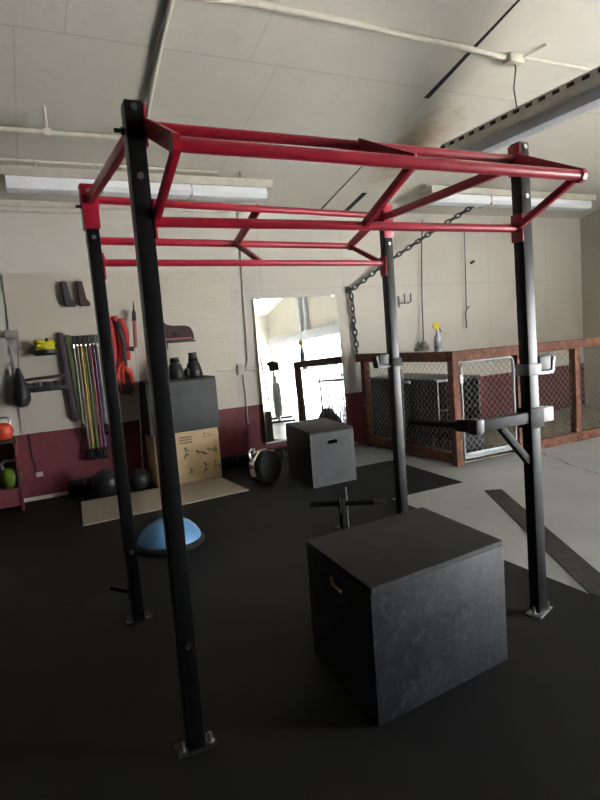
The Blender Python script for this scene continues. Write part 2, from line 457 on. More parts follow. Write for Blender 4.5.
# ------------------------------------------------------------------ pull-up rig
POST = {'A': ((.474, 2.075), (.478, 2.09)), 'B': ((.497, 3.27), (.462, 3.165)), 'C': ((2.36, 3.30), (2.385, 3.335)), 'D': ((2.315, 2.09), (2.283, 2.08))}
HP = 2.34; PW = .062
rig = thing('pull_up_rig', (1.4, 2.7, MT), 'red and black freestanding pull-up rig with four black posts', 'pull-up rig')
def at(k, z):
    (bx, by), (tx, ty) = POST[k]; t = (z - MT) / (HP - MT)
    return V((bx + (tx - bx) * t, by + (ty - by) * t, z))
for k in 'ABCD':
    u = MB().bar(at(k, MT + .004), at(k, HP), PW, PW, (0, 1, 0), .005).build('upright', M['black_paint'], rig)
    p = at(k, MT)
    MB().obox(p + V((0, 0, .004)), (.15, .085, .008), RZ(20 if k in 'BD' else 0), .002).build('foot_plate', M['led_black'] if k != 'D' else M['steel'], u)
    for s in (-1, 1):
        q = p + V((s * .052, -.015, 0))
        MB().lathe([(.0, .045), (.007, .045), (.008, .014), (.016, .012), (.016, .006)], q + V((0, 0, 0)), None, 10).build('anchor_bolt', M['steel'], u)
    t = at(k, HP)
    MB().obox(t + V((0, 0, .002)), (PW - .004, PW - .004, .006), None, .002).build('end_cap', M['led_black'], u)
    sy = -1 if k in 'AD' else 1
    for z in (HP - .02, HP - .245, *((.42,) if k in 'AB' else ())):
        q = at(k, z)
        MB().tube(q + V((0, -PW / 2 - .009, 0)), q + V((0, -PW / 2 + .002, 0)), .012, 6).build('bolt_head', M['steel'], u)
    q = at(k, HP - .09)
    MB().tube(q + V((-PW / 2 - .035, .0, 0)), q + V((-PW / 2 + .002, 0, 0)), .008, 8).tube(q + V((-PW / 2 - .012, .0, 0)), q + V((-PW / 2 + .002, 0, 0)), .014, 6).build('bolt_end', M['dark_steel'], u)
def side(ka, kb, sgn, zu, zo, zl, ex):
    """three long bars and three triangular spacers cantilevered off one long side, hung between the inner faces of two posts"""
    Pu, Pl, Po = {}, {}, {}
    for k in (ka, kb):
        off = V(((1 if k == ka else -1) * (PW / 2 + .004), 0, 0))
        Pu[k] = at(k, zu) + off; Pl[k] = at(k, zl) + off
        Po[k] = V((Pu[k].x, at(k, zo).y + sgn * ex, zo))
    mid = lambda P: (P[ka] + P[kb]) / 2
    for P, r in ((Pu, .02), (Po, .0225), (Pl, .0185)):
        MB().tube(P[ka], P[kb], r, 20).build('pull_up_bar', M['red_paint'], rig)
    for nm, (u, o, l) in {ka: (Pu[ka], Po[ka], Pl[ka]), kb: (Pu[kb], Po[kb], Pl[kb]), 'mid': (mid(Pu), mid(Po), mid(Pl))}.items():
        e = 0 if nm == 'mid' else (1 if nm == ka else -1)
        sh = V((e * .008, 0, 0))
        MB().bar(u + sh, o + sh, .014, .06, (0, 0, 1), .003).build('spacer_arm', M['red_paint'], rig)
        MB().bar(l + sh, o + sh, .03, .024, (1, 0, 0), .003).build('spacer_arm', M['red_paint'], rig)
        if nm != 'mid':
            MB().tube(o - V((.012, 0, 0)), o + V((.012, 0, 0)), .032, 8).build('bar_end_collar', M['red_paint'], rig)
side('A', 'D', -1, 2.27, 2.10, 1.95, .35)
side('B', 'C', 1, 2.285, 2.155, 1.972, .40)
# brackets on the inner faces of the posts
for k in 'ABCD':
    e = 1 if k in 'AB' else -1
    for z, hgt in ((2.265, .14), (1.952, .13)):
        MB().obox(at(k, z) + V((e * (PW / 2 + .004), 0, 0)), (.008, PW + .008, hgt), None, .002).build('bracket', M['red_paint'], rig)
    if k in 'BC':
        z = HP - .10
        mb = MB().obox(at(k, z) + V((0, -(PW / 2 + .004), 0)), (PW + .016, .008, .21), None, .002).obox(at(k, z) + V((-e * (PW / 2 + .004), 0, 0)), (.008, PW + .008, .21), None, .002)
        mb.build('bracket', M['red_paint'], rig)
        MB().obox(at(k, HP + .008), (PW + .02, PW + .02, .008), None, .002).build('bracket_cap', M['red_paint'], rig)
for a, b in (('A', 'B'), ('D', 'C')):
    p0, p1 = at(a, 2.255), at(b, 2.275)
    d = (p1 - p0).normalized()
    MB().bar(p0 + d * (PW / 2), p1 - d * (PW / 2 + .008), .03, .045, (0, 0, 1), .003).build('crossbeam', M['red_paint'], rig)

# J-cups clamped to the two right posts
def jcup(k, z, sgn, label, m_clamp, m_cup):
    q = at(k, z)
    t = thing('j_cup', q, label, 'J-cup', 'J-cups clamped to the rig posts')
    w = PW / 2 + .008
    MB().obox(q + V((0, -w, 0)), (PW + .018, .01, .055), None, .002).obox(q + V((w, 0, 0)), (.01, PW + .02, .055), None, .002).obox(q + V((-w, 0, 0)), (.01, PW + .02, .055), None, .002).build('clamp', m_clamp, t)
    x0 = q.x + sgn * (w + .005)
    poly = [(0, -.03), (.10, -.03), (.115, .05), (.10, .05), (.088, -.015), (0, -.015)]
    mb = MB(); mb.prism([(px * sgn, pz) for px, pz in poly], (-.03, .03), None, (x0, q.y, q.z)); mb.build('cup', m_cup, t, False)
    MB().obox((x0 + sgn * .046, q.y, q.z + .025), (.08, .05, .07), None, .004).build('liner', M['led_black'], t)
jcup('D', 1.27, 1, 'J-cup with pale clamp on the near right rig post', M['grey_paint'], M['galv'])
jcup('C', 1.30, -1, 'dark J-cup clamped to the far right rig post', M['dark_steel2'], M['black_paint'])

# dip attachment on the near right post
q = at('D', 1.045)
dip = thing('dip_attachment', q, 'black dip attachment with forward arm and rubber handle on near right post', 'dip bar')
MB().bar((q.x - PW / 2 - .012, q.y - .01, 1.035), (1.94, 2.07, 1.035), .05, .055, (0, 0, 1), .006).build('arm', M['dark_steel2'], dip)
MB().obox((1.925, 2.07, 1.035), (.05, .065, .07), None, .006).build('end_block', M['dark_steel'], dip)
MB().bar((2.08, 2.07, 1.01), (2.27, 2.082, .81), .034, .03, (0, 1, 0), .004).build('brace', M['dark_steel2'], dip)
MB().tube((1.92, 2.10, 1.035), (1.92, 2.18, 1.03), .03, 16).build('collar', M['grip'], dip)
MB().tube((1.92, 2.10, 1.035), (1.92, 2.56, 1.015), .016, 16).build('handle', M['grip'], dip)
w = PW / 2 + .007
MB().obox((q.x, q.y - w, 1.03), (PW + .03, .01, .10), None, .002).obox((q.x - w, q.y, 1.03), (.01, PW + .02, .10), None, .002).build('sleeve', M['dark_steel2'], dip)
MB().obox((q.x + .095, q.y - .0, 1.035), (.085, .05, .075), None, .008).obox((q.x + .045, q.y, 1.035), (.03, .03, .03), None, .003).build('plate', M['white_plastic'], dip)
# small peg near the foot of the far left post
q = at('B', .19)
sp = thing('band_peg', q + V((-PW / 2 - .006, 0, 0)), 'small black peg sticking out low on the far left post', 'band peg')
MB().bar(q + V((-PW / 2 - .002, 0, 0)), q + V((-.13, .02, .04)), .022, .022, (0, 0, 1), .003).build('peg', M['black_paint'], sp)
MB().obox(q + V((-PW / 2 - .006, 0, 0)), (.008, .06, .07), None, .002).build('plate', M['dark_steel'], sp)

# ------------------------------------------------------------------ jump boxes
def jump_box(name, P0, ang, w, d, h, label, mats, side_slot=True, front_slot=False, z0=MT, slot_z=.75, slot_hl=.055, bev=.006, dang=None):
    a_, d_ = math.radians(ang), math.radians(ang if dang is None else dang)
    R = Matrix(((math.cos(a_), -math.sin(d_), 0), (math.sin(a_), math.cos(d_), 0), (0, 0, 1))); t_ = .018
    t = thing(name, (P0[0], P0[1], z0), label, 'jump box')
    def W(x, y, z): return V((P0[0], P0[1], z0)) + R @ V((x, y, z))
    mb = MB()
    mb.obox(W(w / 2, d / 2, h - .0135), (w, d, .027), R, .011); mb.build('top_panel', mats['top'], t)
    hh = h - .027
    if 'edge' in mats:
        e = MB(); e.obox(W(w / 2, -.0005, h - .0145), (w - .012, .005, .023), R, .002)
        e.build('edge_strip', mats['edge'], t)['label'] = 'worn grey front edge of the lid'
    rim = None
    def panel(nm, c, rot, width, slot, m):
        if slot:
            mb = MB(); mb.slot_panel(0, width, 0, hh, 0, t_, (width / 2, hh * slot_z, slot_hl, .022), rot, c); o = mb.build(nm, m, t, False)
            # bare wood lining of the hand slot
            cx, czz, hl, hr = width / 2, hh * slot_z, slot_hl, .022
            pts = []
            for k in range(9): a = -PI / 2 + PI * k / 8; pts.append((cx + hl - hr + (hr - .0005) * math.cos(a), czz + (hr - .0005) * math.sin(a)))
            for k in range(9): a = PI / 2 + PI * k / 8; pts.append((cx - hl + hr + (hr - .0005) * math.cos(a), czz + (hr - .0005) * math.sin(a)))
            lm = MB(); mm = Matrix.Translation(V(c)) @ rot.to_4x4()
            A = [lm.bm.verts.new(mm @ V((x, .002, z))) for x, z in pts]; B = [lm.bm.verts.new(mm @ V((x, t_ - .001, z))) for x, z in pts]
            sh = [V(((x - cx) * .96 + cx, 0, (z - czz) * .92 + czz)) for x, z in pts]
            A2 = [lm.bm.verts.new(mm @ V((s.x, .002, s.z))) for s in sh]; B2 = [lm.bm.verts.new(mm @ V((s.x, t_ - .001, s.z))) for s in sh]
            n = len(pts)
            for i in range(n):
                j = (i + 1) % n
                for q4 in ((A[i], A[j], B[j], B[i]), (A2[j], A2[i], B2[i], B2[j]), (A[j], A[i], A2[i], A2[j]), (B[i], B[j], B2[j], B2[i])): lm.bm.faces.new(q4)
            lo = lm.build('slot_edge', mats.get('slot', m), o, False)
            if mats.get('slot'): lo['label'] = 'bare wood edge of the hand slot'
        else:
            mb = MB(); mb.obox(V(c) + rot @ V((width / 2, t_ / 2, hh / 2)), (width, t_, hh), rot, .002); mb.build(nm, m, t)
    panel('front_panel', W(0, 0, 0), R, w, front_slot, mats['front'])
    panel('back_panel', W(0, d - t_, 0), R, w, front_slot, mats['front'])
    RS = R @ RZ(-90)   # local x runs toward -y
    panel('side_panel', W(0, d - t_, 0), RS, d - 2 * t_, side_slot, mats['side'])
    panel('side_panel', W(w - t_, d - t_, 0), RS, d - 2 * t_, side_slot, mats['side'])
    return t
jump_box('plyo_box', (1.112, 1.79), 5.2, .745, .625, .555, 'large black textured jump box in the foreground with worn edges', dict(top=M['box_top'], front=M['box_black'], side=M['box_black'], slot=M['wood_ply'], edge=M['edge_worn']), slot_z=.855, slot_hl=.062, dang=-4.5)
jump_box('plyo_box', (2.60, 5.12), 2, .52, .86, .565, 'charcoal grey jump box with a black hand slot below the mirror', dict(top=M['box_grey_top'], front=M['box_grey'], side=M['rubber']), False, True, slot_z=.82, slot_hl=.062, dang=-9)
wb = jump_box('plyo_box', (1.33, 6.33), 1.0, .73, .44, .575, 'pale plywood jump box with dark stencilled exercise figures', dict(top=M['wood_ply'], front=M['wood_ply'], side=M['wood_ply']), False, False)
bb = jump_box('plyo_box', (1.30, 6.34), 1.0, .79, .45, .585, 'black jump box stacked on the stencilled plywood box', dict(top=M['box_grey_top'], front=M['box_grey'], side=M['rubber']), False, False, z0=MT + .576)
# stencilled figures on the plywood box front
def fig(mb, x, z, s, pose):
    y = 6.33 + .0175 * (x - 1.33) - .0035
    def seg(a, b, r): mb.bar((x + a[0] * s, y, z + a[1] * s), (x + b[0] * s, y, z + b[1] * s), .003, r * s, (0, 0, 1), 0)
    mb.tube((x + pose[0][0] * s, y - .0015, z + pose[0][1] * s), (x + pose[0][0] * s, y + .0015, z + pose[0][1] * s), .13 * s, 10)
    for a, b in pose[1]: seg(a, b, .13)
P1 = ((.0, 1.0), [((0, .85), (.05, .4)), ((.05, .4), (.35, .15)), ((.05, .4), (-.2, -.1)), ((0, .8), (.4, .7))])
P2 = ((-.45, .45), [((-.35, .35), (.2, .25)), ((.2, .25), (.6, 0)), ((-.3, .35), (-.35, 0)), ((.2, .25), (.3, .0))])
P3 = ((.1, .75), [((.1, .6), (-.1, .2)), ((-.1, .2), (.25, .15)), ((.25, .15), (.2, -.1)), ((.1, .55), (.4, .45))])
mb = MB()
for (x, z, s, p) in ((1.66, .30, .10, P1), (1.84, .30, .11, P2), (2.0, .30, .08, P3), (1.70, .10, .08, P3), (1.87, .10, .10, P1), (1.99, .14, .07, P1), (2.03, .11, .07, P3), (1.95, .33, .07, P2)): fig(mb, x, z, s, p)
mb.build('stencil_print', M['stencil'], wb, False)
mb = MB()
yy = 6.33 - .0035
for r in range(3):
    x = 1.60
    for wv in (.012, .02, .016, .024, .012, .018):
        mb.box((x, yy + .0175 * (x - 1.33) - .001, .515 - .03 * r), (x + wv, yy + .0175 * (x - 1.33) + .002, .533 - .03 * r)); x += wv + .008
mb.build('stencil_print', M['stencil'], wb, False)
mb = MB()
mb.box((1.87, yy + .009, .50), (2.0, yy + .0125, .505)).box((1.88, yy + .009, .525), (1.90, yy + .0125, .54)).box((1.93, yy + .009, .52), (1.96, yy + .0125, .53))
mb.build('stencil_print', M['stencil'], wb, False)

# ------------------------------------------------------------------ things on the floor
solo(slab([(.44, 5.42), (2.06, 5.52), (2.02, 6.31), (.52, 6.31)], MT, MT + .012), 'carpet_runner', M['beige_rug'], (1.2, 5.9, MT), 'beige carpet offcut on the black mat before the plywood box', 'carpet', None, False)
bo = thing('balance_trainer', (.97, 4.42, MT), 'blue half-dome balance trainer on the black mat', 'balance ball')
MB().lathe([(0, .205), (.06, .202), (.12, .186), (.17, .158), (.21, .118), (.235, .075), (.24, .045)], (.97, 4.42, MT), None, 48).build('dome', M['blue_vinyl'], bo)
MB().lathe([(.0, 0.0), (.25, 0.0), (.265, .012), (.268, .03), (.255, .047), (.238, .05)], (.97, 4.42, MT), None, 48).build('base', M['rubber'], bo)
for (x, y, r, lab) in ((.79, 6.36, .15, 'larger black slam ball against the maroon wall behind far left post'), (1.145, 6.42, .118, 'smaller black slam ball beside the plywood box')):
    b = thing('slam_ball', (x, y, MT), lab, 'exercise ball', 'black slam balls by the wall')
    MB().sphere((x, y, MT + r), r, (1, 1, .98), 32).build('ball', M['black_leather'], b)
    MB().path([(x + (r + .001) * math.cos(a) * .99, y + (r + .001) * math.sin(a) * .99, MT + r + r * .12) for a in [2 * PI * i / 32 for i in range(32)]], .003, 6, True).build('seam', M['rubber'], b)
for (xa, xb, r, lab) in ((.44, 1.27, .085, 'black roll added as shade along the maroon wall behind the slam balls'), (2.16, 3.2, .075, 'black rolled mat lying along the wall between plywood box and mirror')):
    t = thing('mat_and_shade_roll', ((xa + xb) / 2, YB - .13, MT), lab, 'rolled mat', 'black rolled mat and added shade roll along the wall')  # the roll behind the balls is added where only their shadow falls
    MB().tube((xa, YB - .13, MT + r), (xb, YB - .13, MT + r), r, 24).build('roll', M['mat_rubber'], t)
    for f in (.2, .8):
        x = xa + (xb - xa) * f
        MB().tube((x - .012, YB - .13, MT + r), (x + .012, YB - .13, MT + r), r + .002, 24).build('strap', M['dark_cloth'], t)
# chrome rimmed wheel lying against the wall
wx, wy, wr = 2.33, 5.64, .185
wh = thing('weight_wheel', (wx, wy, MT), 'black weight wheel with chrome rim and chrome handle left of charcoal box', 'weight wheel')
Rw = RZ(24) @ RX(82)
cw = V((wx, wy, MT + wr + .006))
MB().lathe([(0, .075), (.12, .075), (.16, .065), (.175, .045), (.175, -.10), (0, -.10)], cw, Rw, 40).build('disc', M['rubber'], wh)
MB().lathe([(.176, .0), (.188, -.008), (.19, -.04), (.186, -.078), (.176, -.085)], cw, Rw, 40).build('rim', M['chrome'], wh)
MB().path([cw + Rw @ V((-.12 + .05 * math.cos(a + .9), .15 + .06 * math.sin(a + .9), -.05)) for a in [PI * k / 8 - .3 for k in range(9)]], .012, 8).build('handle', M['chrome'], wh)
# T-shaped stand behind the near box
ts = thing('floor_stand', (2.2, 3.85, MT), 'low black T-shaped stand with silver edge behind the near black box', 'stand')
a0 = V((2.20, 3.86, MT))
MB().obox(a0 + V((0, 0, .13)), (.045, .06, .26), None, .004).build('post', M['grip'], ts)
MB().tube(a0 + V((.03, -.02, .0)), a0 + V((.03, -.02, .335)), .0055, 10).build('rod', M['steel'], ts)
MB().tube(a0 + V((-.028, -.02, .14)), a0 + V((-.028, -.02, .26)), .004, 8).build('clip', M['steel'], ts)
cb = V((.81, -.586, 0))
MB().tube(a0 - cb * .25 + V((0, 0, .205)), a0 + cb * .24 + V((0, 0, .21)), .022, 16).build('crossbar', M['grip'], ts)
zc = V((0, 0, .21))
MB().tube(a0 + zc + cb * .24, a0 + zc + cb * .255, .025, 16).tube(a0 + zc + cb * .255, a0 + zc + cb * .27, .012, 12).tube(a0 + zc + cb * .27, a0 + zc + cb * .33, .018, 12).build('bar_end', M['dark_steel'], ts)
MB().obox(a0 + V((0, 0, .004)), (.07, .16, .008), None, .002).build('foot_plate', M['black_paint'], ts)

# ------------------------------------------------------------------ mirror
mi = thing('wall_mirror', (3.41, YB - .06, .24), 'tall frameless mirror leaning on the back wall behind charcoal box', 'mirror')
def lean(x, z, off=0.): return V((x, YB - .012 - .05 * (2.05 - z) / 1.8 - off, z))
def plate(mb, x0, x1, z0, z1, o0, o1):
    vs = [[mb.bm.verts.new(lean(x, z, o)) for x, z in ((x0, z0), (x1, z0), (x1, z1), (x0, z1))] for o in (o0, o1)]
    a, b = vs; mb.bm.faces.new(a); mb.bm.faces.new(list(reversed(b)))
    for i in range(4): mb.bm.faces.new((a[i], b[i], b[(i + 1) % 4], a[(i + 1) % 4]))
    return mb
plate(MB(), 2.83, 4.01, .24, 2.045, .0, .008).build('glass', M['mirror'], mi, False)
plate(MB(), 2.815, 2.832, .24, 2.045, -.004, .010).build('edge_strip', M['chrome'], mi, False)
plate(MB(), 2.815, 4.01, .225, .242, -.004, .012).build('bottom_channel', M['galv'], mi, False)
for x, z in ((2.88, 2.03), (3.95, 2.03)): plate(MB(), x - .02, x + .02, z, z + .03, -.002, .012).build('clip', M['steel'], mi, False)

# ------------------------------------------------------------------ pen of stained timber and chain link
PX, PY, PZ = 4.27, 4.89, 1.25
pen = thing('dog_pen', (PX, PY, 0), 'red-brown timber pen with chain-link sides in the right corner', 'pen')
YE, XE = YB - .06, XR - .06
def link_net(axis, fixed, a0, a1, z0, z1, pitch=.082, r=.0026):
    mb = MB()
    H, L = z1 - z0, a1 - a0
    for sgn in (1, -1):
        n = int((L + H) / pitch) + 1
        for i in range(n + 1):
            s = i * pitch
            # line a - sgn*z = const
            if sgn == 1: s0 = s - H; pa, pz, qa, qz = s0, 0, s, H
            else: s0 = s; pa, pz, qa, qz = s, 0, s - H, H
            # clip to [0,L]
            def clipt(v): return (v - pa) / (qa - pa)
            t0, t1 = 0., 1.
            for lim in (0, L):
                t = clipt(lim)
                if (qa - pa > 0) == (lim == 0): t0 = max(t0, t)
                else: t1 = min(t1, t)
            if t1 - t0 < .02: continue
            A = (pa + (qa - pa) * t0, z0 + pz + (qz - pz) * t0); B = (pa + (qa - pa) * t1, z0 + pz + (qz - pz) * t1)
            o = .002 * sgn
            if axis == 'x': mb.tube((a0 + A[0], fixed + o, A[1]), (a0 + B[0], fixed + o, B[1]), r, 4, None, False)
            else: mb.tube((fixed + o, a0 + A[0], A[1]), (fixed + o, a0 + B[0], B[1]), r, 4, None, False)
    return mb
P = .09
for (x, y, z1) in ((PX, PY, PZ - .11), (5.21, PY, PZ - .11), (6.17, PY, PZ - .11), (7.3, PY, PZ - .11), (8.7, PY, PZ - .11), (PX, 6.62, PZ - .11), (PX, 5.75, 0)):
    if z1 <= 0: continue
    MB().box((x - P / 2, y - P / 2, 0), (x + P / 2, y + P / 2, z1), .006).build('post', M['wood_red'], pen)
MB().box((PX - P / 2, PY - .05, PZ - .11), (XE, PY + .05, PZ), .008).build('top_rail', M['wood_red'], pen)
MB().box((PX - .05, PY + .052, PZ - .11), (PX + .05, YE, PZ), .008).build('top_rail', M['wood_red'], pen)
MB().box((5.257, PY - .045, .0), (6.123, PY + .045, .11), .008).build('bottom_rail', M['wood_red'], pen)
MB().box((6.217, PY - .045, .0), (7.253, PY + .045, .11), .008).build('bottom_rail', M['wood_red'], pen)
MB().box((7.347, PY - .045, .0), (8.653, PY + .045, .11), .008).build('bottom_rail', M['wood_red'], pen)
MB().box((PX - .045, PY + .047, .03), (PX + .045, 6.573, .14), .008).build('bottom_rail', M['wood_red'], pen)
link_net('x', PY + .01, 5.257, 6.123, .11, PZ - .11).build('chain_link', M['wire'], pen)
link_net('x', PY + .01, 6.217, 7.253, .11, PZ - .11).build('chain_link', M['wire'], pen)
link_net('x', PY + .01, 7.347, 8.653, .11, PZ - .11).build('chain_link', M['wire'], pen)
link_net('y', PX + .01, PY + .047, 6.573, .14, PZ - .11).build('chain_link', M['wire'], pen)
g = MB().path([(4.345, PY - .03, .07), (4.345, PY - .03, 1.06), (4.36, PY - .03, 1.11), (4.40, PY - .03, 1.125), (5.06, PY - .03, 1.125), (5.10, PY - .03, 1.11), (5.115, PY - .03, 1.06), (5.115, PY - .03, .07)], .0145, 10).tube((4.345, PY - .03, .075), (5.115, PY - .03, .075), .0145, 10).build('gate', M['galv'], pen)
link_net('x', PY - .03, 4.35, 5.11, .08, 1.12).build('chain_link', M['wire'], g)
MB().box((4.33, PY - .055, .095), (5.13, PY - .045, .135), .002).build('tension_bar', M['galv'], g)
for z in (.35, .95): MB().tube((5.145, PY - .032, z - .03), (5.145, PY - .032, z + .03), .022, 10).build('hinge', M['galv'], g)
MB().obox((4.322, PY - .05, .95), (.05, .03, .09), None, .004).build('latch', M['galv'], g)
# side gate pole and latch seen past the far right post
sg = MB().tube((PX - .06, 5.74, .10), (PX - .06, 5.74, 1.06), .014, 10).build('gate_pole', M['galv'], pen)
MB().obox((PX - .06, 5.66, .9), (.03, .15, .035), None, .004).build('latch_arm', M['galv'], sg)
solo(slab([(4.33, 4.95), (8.8, 4.95), (8.8, YB - .03), (4.33, YB - .03)], 0, .012), 'bedding', M['gravel'], (6, 5.9, 0), 'tan gritty bedding covering the floor inside the pen', 'bedding', None, False, 'stuff')

# dark wire crate inside the pen
cx0, cx1, cy0, cy1, ch = 4.42, 5.05, 5.35, 6.72, .88
cr = thing('dog_crate', ((cx0 + cx1) / 2, (cy0 + cy1) / 2, .012), 'long dark wire dog crate with a grey lid inside the pen', 'dog crate')
MB().box((cx0 - .02, cy0 - .02, ch), (cx1 + .02, cy1 + .02, ch + .035), .008).build('lid', M['dark_steel'], cr)
MB().box((cx0, cy0, .012), (cx1, cy1, .05), .006).build('tray', M['led_black'], cr)
for (x, y) in ((cx0, cy0), (cx1, cy0), (cx0, cy1), (cx1, cy1)): MB().box((x - .012, y - .012, .05), (x + .012, y + .012, ch), .002).build('corner_post', M['black_paint'], cr)
mb = MB()
n = 22
for i in range(1, n): y = cy0 + (cy1 - cy0) * i / n; mb.tube((cx0, y, .05), (cx0, y, ch), .006, 6)
for z in (.3, .55): mb.tube((cx0, cy0, z), (cx0, cy1, z), .006, 6)
mb.build('side_bars', M['dark_steel'], cr)
mb = MB()
for i in range(1, 10): x = cx0 + (cx1 - cx0) * i / 10; mb.tube((x, cy0, .05), (x, cy0, ch), .006, 6)
for z in (.3, .55): mb.tube((cx0, cy0, z), (cx1, cy0, z), .006, 6)
mb.build('end_bars', M['dark_steel'], cr)
MB().box((cx1 - .01, cy0, .05), (cx1 + .01, cy1, ch), .003).build('back_panel', M['led_black'], cr)
MB().box((cx0, cy1 - .01, .05), (cx1, cy1 + .01, ch), .003).build('end_panel', M['led_black'], cr)
# slumped black bag beside the crate
bg = thing('duffel_bag', (4.62, 5.12, .012), 'slumped black bag on the pen floor beside the crate', 'bag')
mb = MB(); mb.sphere((4.65, 5.12, .20), .22, (1.0, .55, .9), 24)
for v in mb.bm.verts: v.co.z = max(.013, v.co.z + .05 * math.sin(v.co.x * 14) * (v.co.z > .2))
mb.build('body', M['dark_cloth'], bg)
MB().path([(4.55 + .03 * k, 5.12, .37 + .06 * math.sin(PI * k / 7)) for k in range(8)], .010, 8).build('strap', M['grip'], bg)

# spray bottle on the pen rail
sx, sy, sz = PX, 5.12, PZ
sb = thing('spray_bottle', (sx, sy, sz), 'grey spray bottle with yellow trigger head on the pen rail', 'spray bottle')
MB().lathe([(0, 0), (.036, 0), (.040, .008), (.040, .13), (.034, .165), (.018, .20), (.015, .225), (0, .225)], (sx, sy, sz), None, 28).build('body', M['bottle'], sb)
MB().lathe([(.0405, .03), (.0412, .032), (.0412, .12), (.0405, .122)], (sx, sy, sz), None, 28).build('wrapper', M['bottle_label'], sb)
MB().lathe([(0, .224), (.019, .224), (.019, .25), (0, .25)], (sx, sy, sz), None, 20).build('cap', M['white_plastic'], sb)
MB().prism([(-.035, .25), (.018, .25), (.026, .30), (.02, .325), (-.03, .325), (-.05, .30)], (-.018, .018), RZ(-20), (sx, sy, sz)).build('trigger_head', M['yellow'], sb, False)
MB().bar((sx + .02, sy - .01, sz + .275), (sx + .035, sy - .015, sz + .215), .012, .012, (0, 1, 0), .002).build('trigger', M['led_black'], sb)

# ------------------------------------------------------------------ ceiling: lamps, conduits, beam
def lamp(x0, x1, y, zb, label):
    t = thing('fluorescent_lamp', ((x0 + x1) / 2, y, zb + .1), label, 'ceiling lamp', 'fluorescent strip lamps along the back wall')
    MB().box((x0, y - .13, zb + .115), (x1, y + .13, zb + .20), .01).build('housing', M['cream_metal'], t)
    mb = MB()
    prof = [(-.10, .115), (-.115, .05), (-.09, .01), (-.04, 0), (.04, 0), (.09, .01), (.115, .05), (.10, .115)]
    L = x1 - x0 - .12
    rot = RZ(90)
    mb.prism([(a, b) for a, b in prof], (-(L / 2), L / 2), rot, ((x0 + x1) / 2 - .01, y, zb)); mb.build('diffuser', M['lens'], t, 30)
    for f in (.12, .88):
        x = x0 + (x1 - x0) * f
        MB().tube((x, y, zb + .19), (x, y, cz(y) + .01), .012, 8).build('stem', M['cream_metal'], t)
    for f in (.33, .66):
        x = x0 + (x1 - x0) * f
        MB().box((x - .004, y - .118, zb - .002), (x + .004, y + .118, zb + .118), .001).build('joint_band', M['cream_metal'], t)
    return t
lamp(.13, 2.80, 6.06, 3.045, 'long white fluorescent lamp at left above the pegboard')
lamp(4.98, 8.05, 6.06, 3.09, 'white fluorescent lamp at right above the timber pen')
def cd(x, y, d=.02): return V((x, y, cz(y) - d))
def conduit(pts, r, label, clips=()):
    t = thing('conduit', V(pts[0]), label, 'conduit', 'cream conduits along the ceiling')
    MB().path(pts, r, 10).build('pipe', M['pipe_cream'], t)
    for p in clips:
        p = V(p)
        MB().tube(p, V((p.x, p.y, cz(p.y) + .005)), r * .6, 8).obox((p.x, p.y, p.z), (r * 2.6, r * 2.6, r * 2.6), None, .003).build('hanger', M['pipe_cream'], t)
    return t
conduit([cd(-2.5, 5.3, .2), cd(.5, 5.3, .2), cd(1.295, 5.3, .2)], .022, 'thick cream pipe running left to right before the left lamp', [cd(.51, 5.3, .2)])
conduit([cd(1.31, 5.31, .2), cd(1.315, 5.2, .06), cd(1.30, 4.9, .024), cd(1.27, 4.4, .024), cd(1.24, 3.0, .024), cd(1.2, 1.0, .024)], .021, 'cream conduit running up the ceiling toward the viewer near front-left post')
conduit([cd(-2.5, 6.0, .05), cd(.5, 6.0, .05), cd(2.2, 6.0, .05)], .014, 'thin cream pipe just above the left lamp')
conduit([cd(-2.5, 3.92, .075), cd(1.3, 3.92, .075), cd(1.9, 3.93, .03), cd(2.5, 3.93, .03), cd(4.22, 3.97, .03)], .026, 'thick cream conduit crossing the ceiling at top to a fitting', [])
conduit([cd(4.42, 3.95, .022), cd(6.0, 3.93, .022), cd(8.5, 3.93, .022)], .014, 'thinner cream conduit going right from the ceiling fitting')
jb = thing('junction_fitting', cd(4.31, 3.96, 0), 'cream fitting where the thick and thin ceiling conduits meet', 'pipe fitting')
MB().obox(cd(4.32, 3.96, .045), (.17, .10, .08), None, .012).build('body', M['pipe_cream'], jb)
MB().tube(cd(4.36, 3.95, .05), cd(4.52, 3.78, .02), .014, 10).build('stub', M['pipe_cream'], jb)
# grey steel beam hanging below the ceiling
bx, bz = 4.29, 3.40
be = thing('steel_beam', (bx + .12, 4.0, bz - .15), 'grey steel beam with slotted top edge hanging under the ceiling', 'beam')
BY0, BY1 = 1.6, 4.95
MB().box((bx, BY0, bz - .015), (bx + .30, BY1, bz), .003).box((bx + .09, BY0, bz - .11), (bx + .10, BY1, bz - .015)).build('top_flange', M['beam_cream'], be)
MB().box((bx + .10, BY0, bz - .20), (bx + .26, BY1, bz - .012), .012).build('web', M['beam_grey'], be)
mb = MB()
k = 0
y = BY0 + .05
while y < BY1 - .05:
    mb.box((bx - .003, y, bz - .05), (bx + .004, y + .07, bz - .018), .001); y += .14
mb.build('slots', M['dark_gap'], be)
MB().box((bx, BY0, bz - .0555), (bx + .088, BY1, bz - .0155), .002).build('slotted_edge', M['beam_cream'], be)
MB().box((bx + .005, BY0, bz - .10), (bx + .088, BY1, bz - .055), .004).build('lower_lip', M['beam_cream'], be)
hw = [V((bx + .05, 3.96, bz)), V((bx + .03, 3.97, bz + .18)), V((bx + .05, 3.96, bz + .35)), V((bx + .04, 3.965, cz(3.96) - .05))]
solo(MB().path(hw, .006, 6), 'hanger_wire', M['dark_steel'], hw[0], 'thin wire from the ceiling fitting down to the grey beam', 'wire')
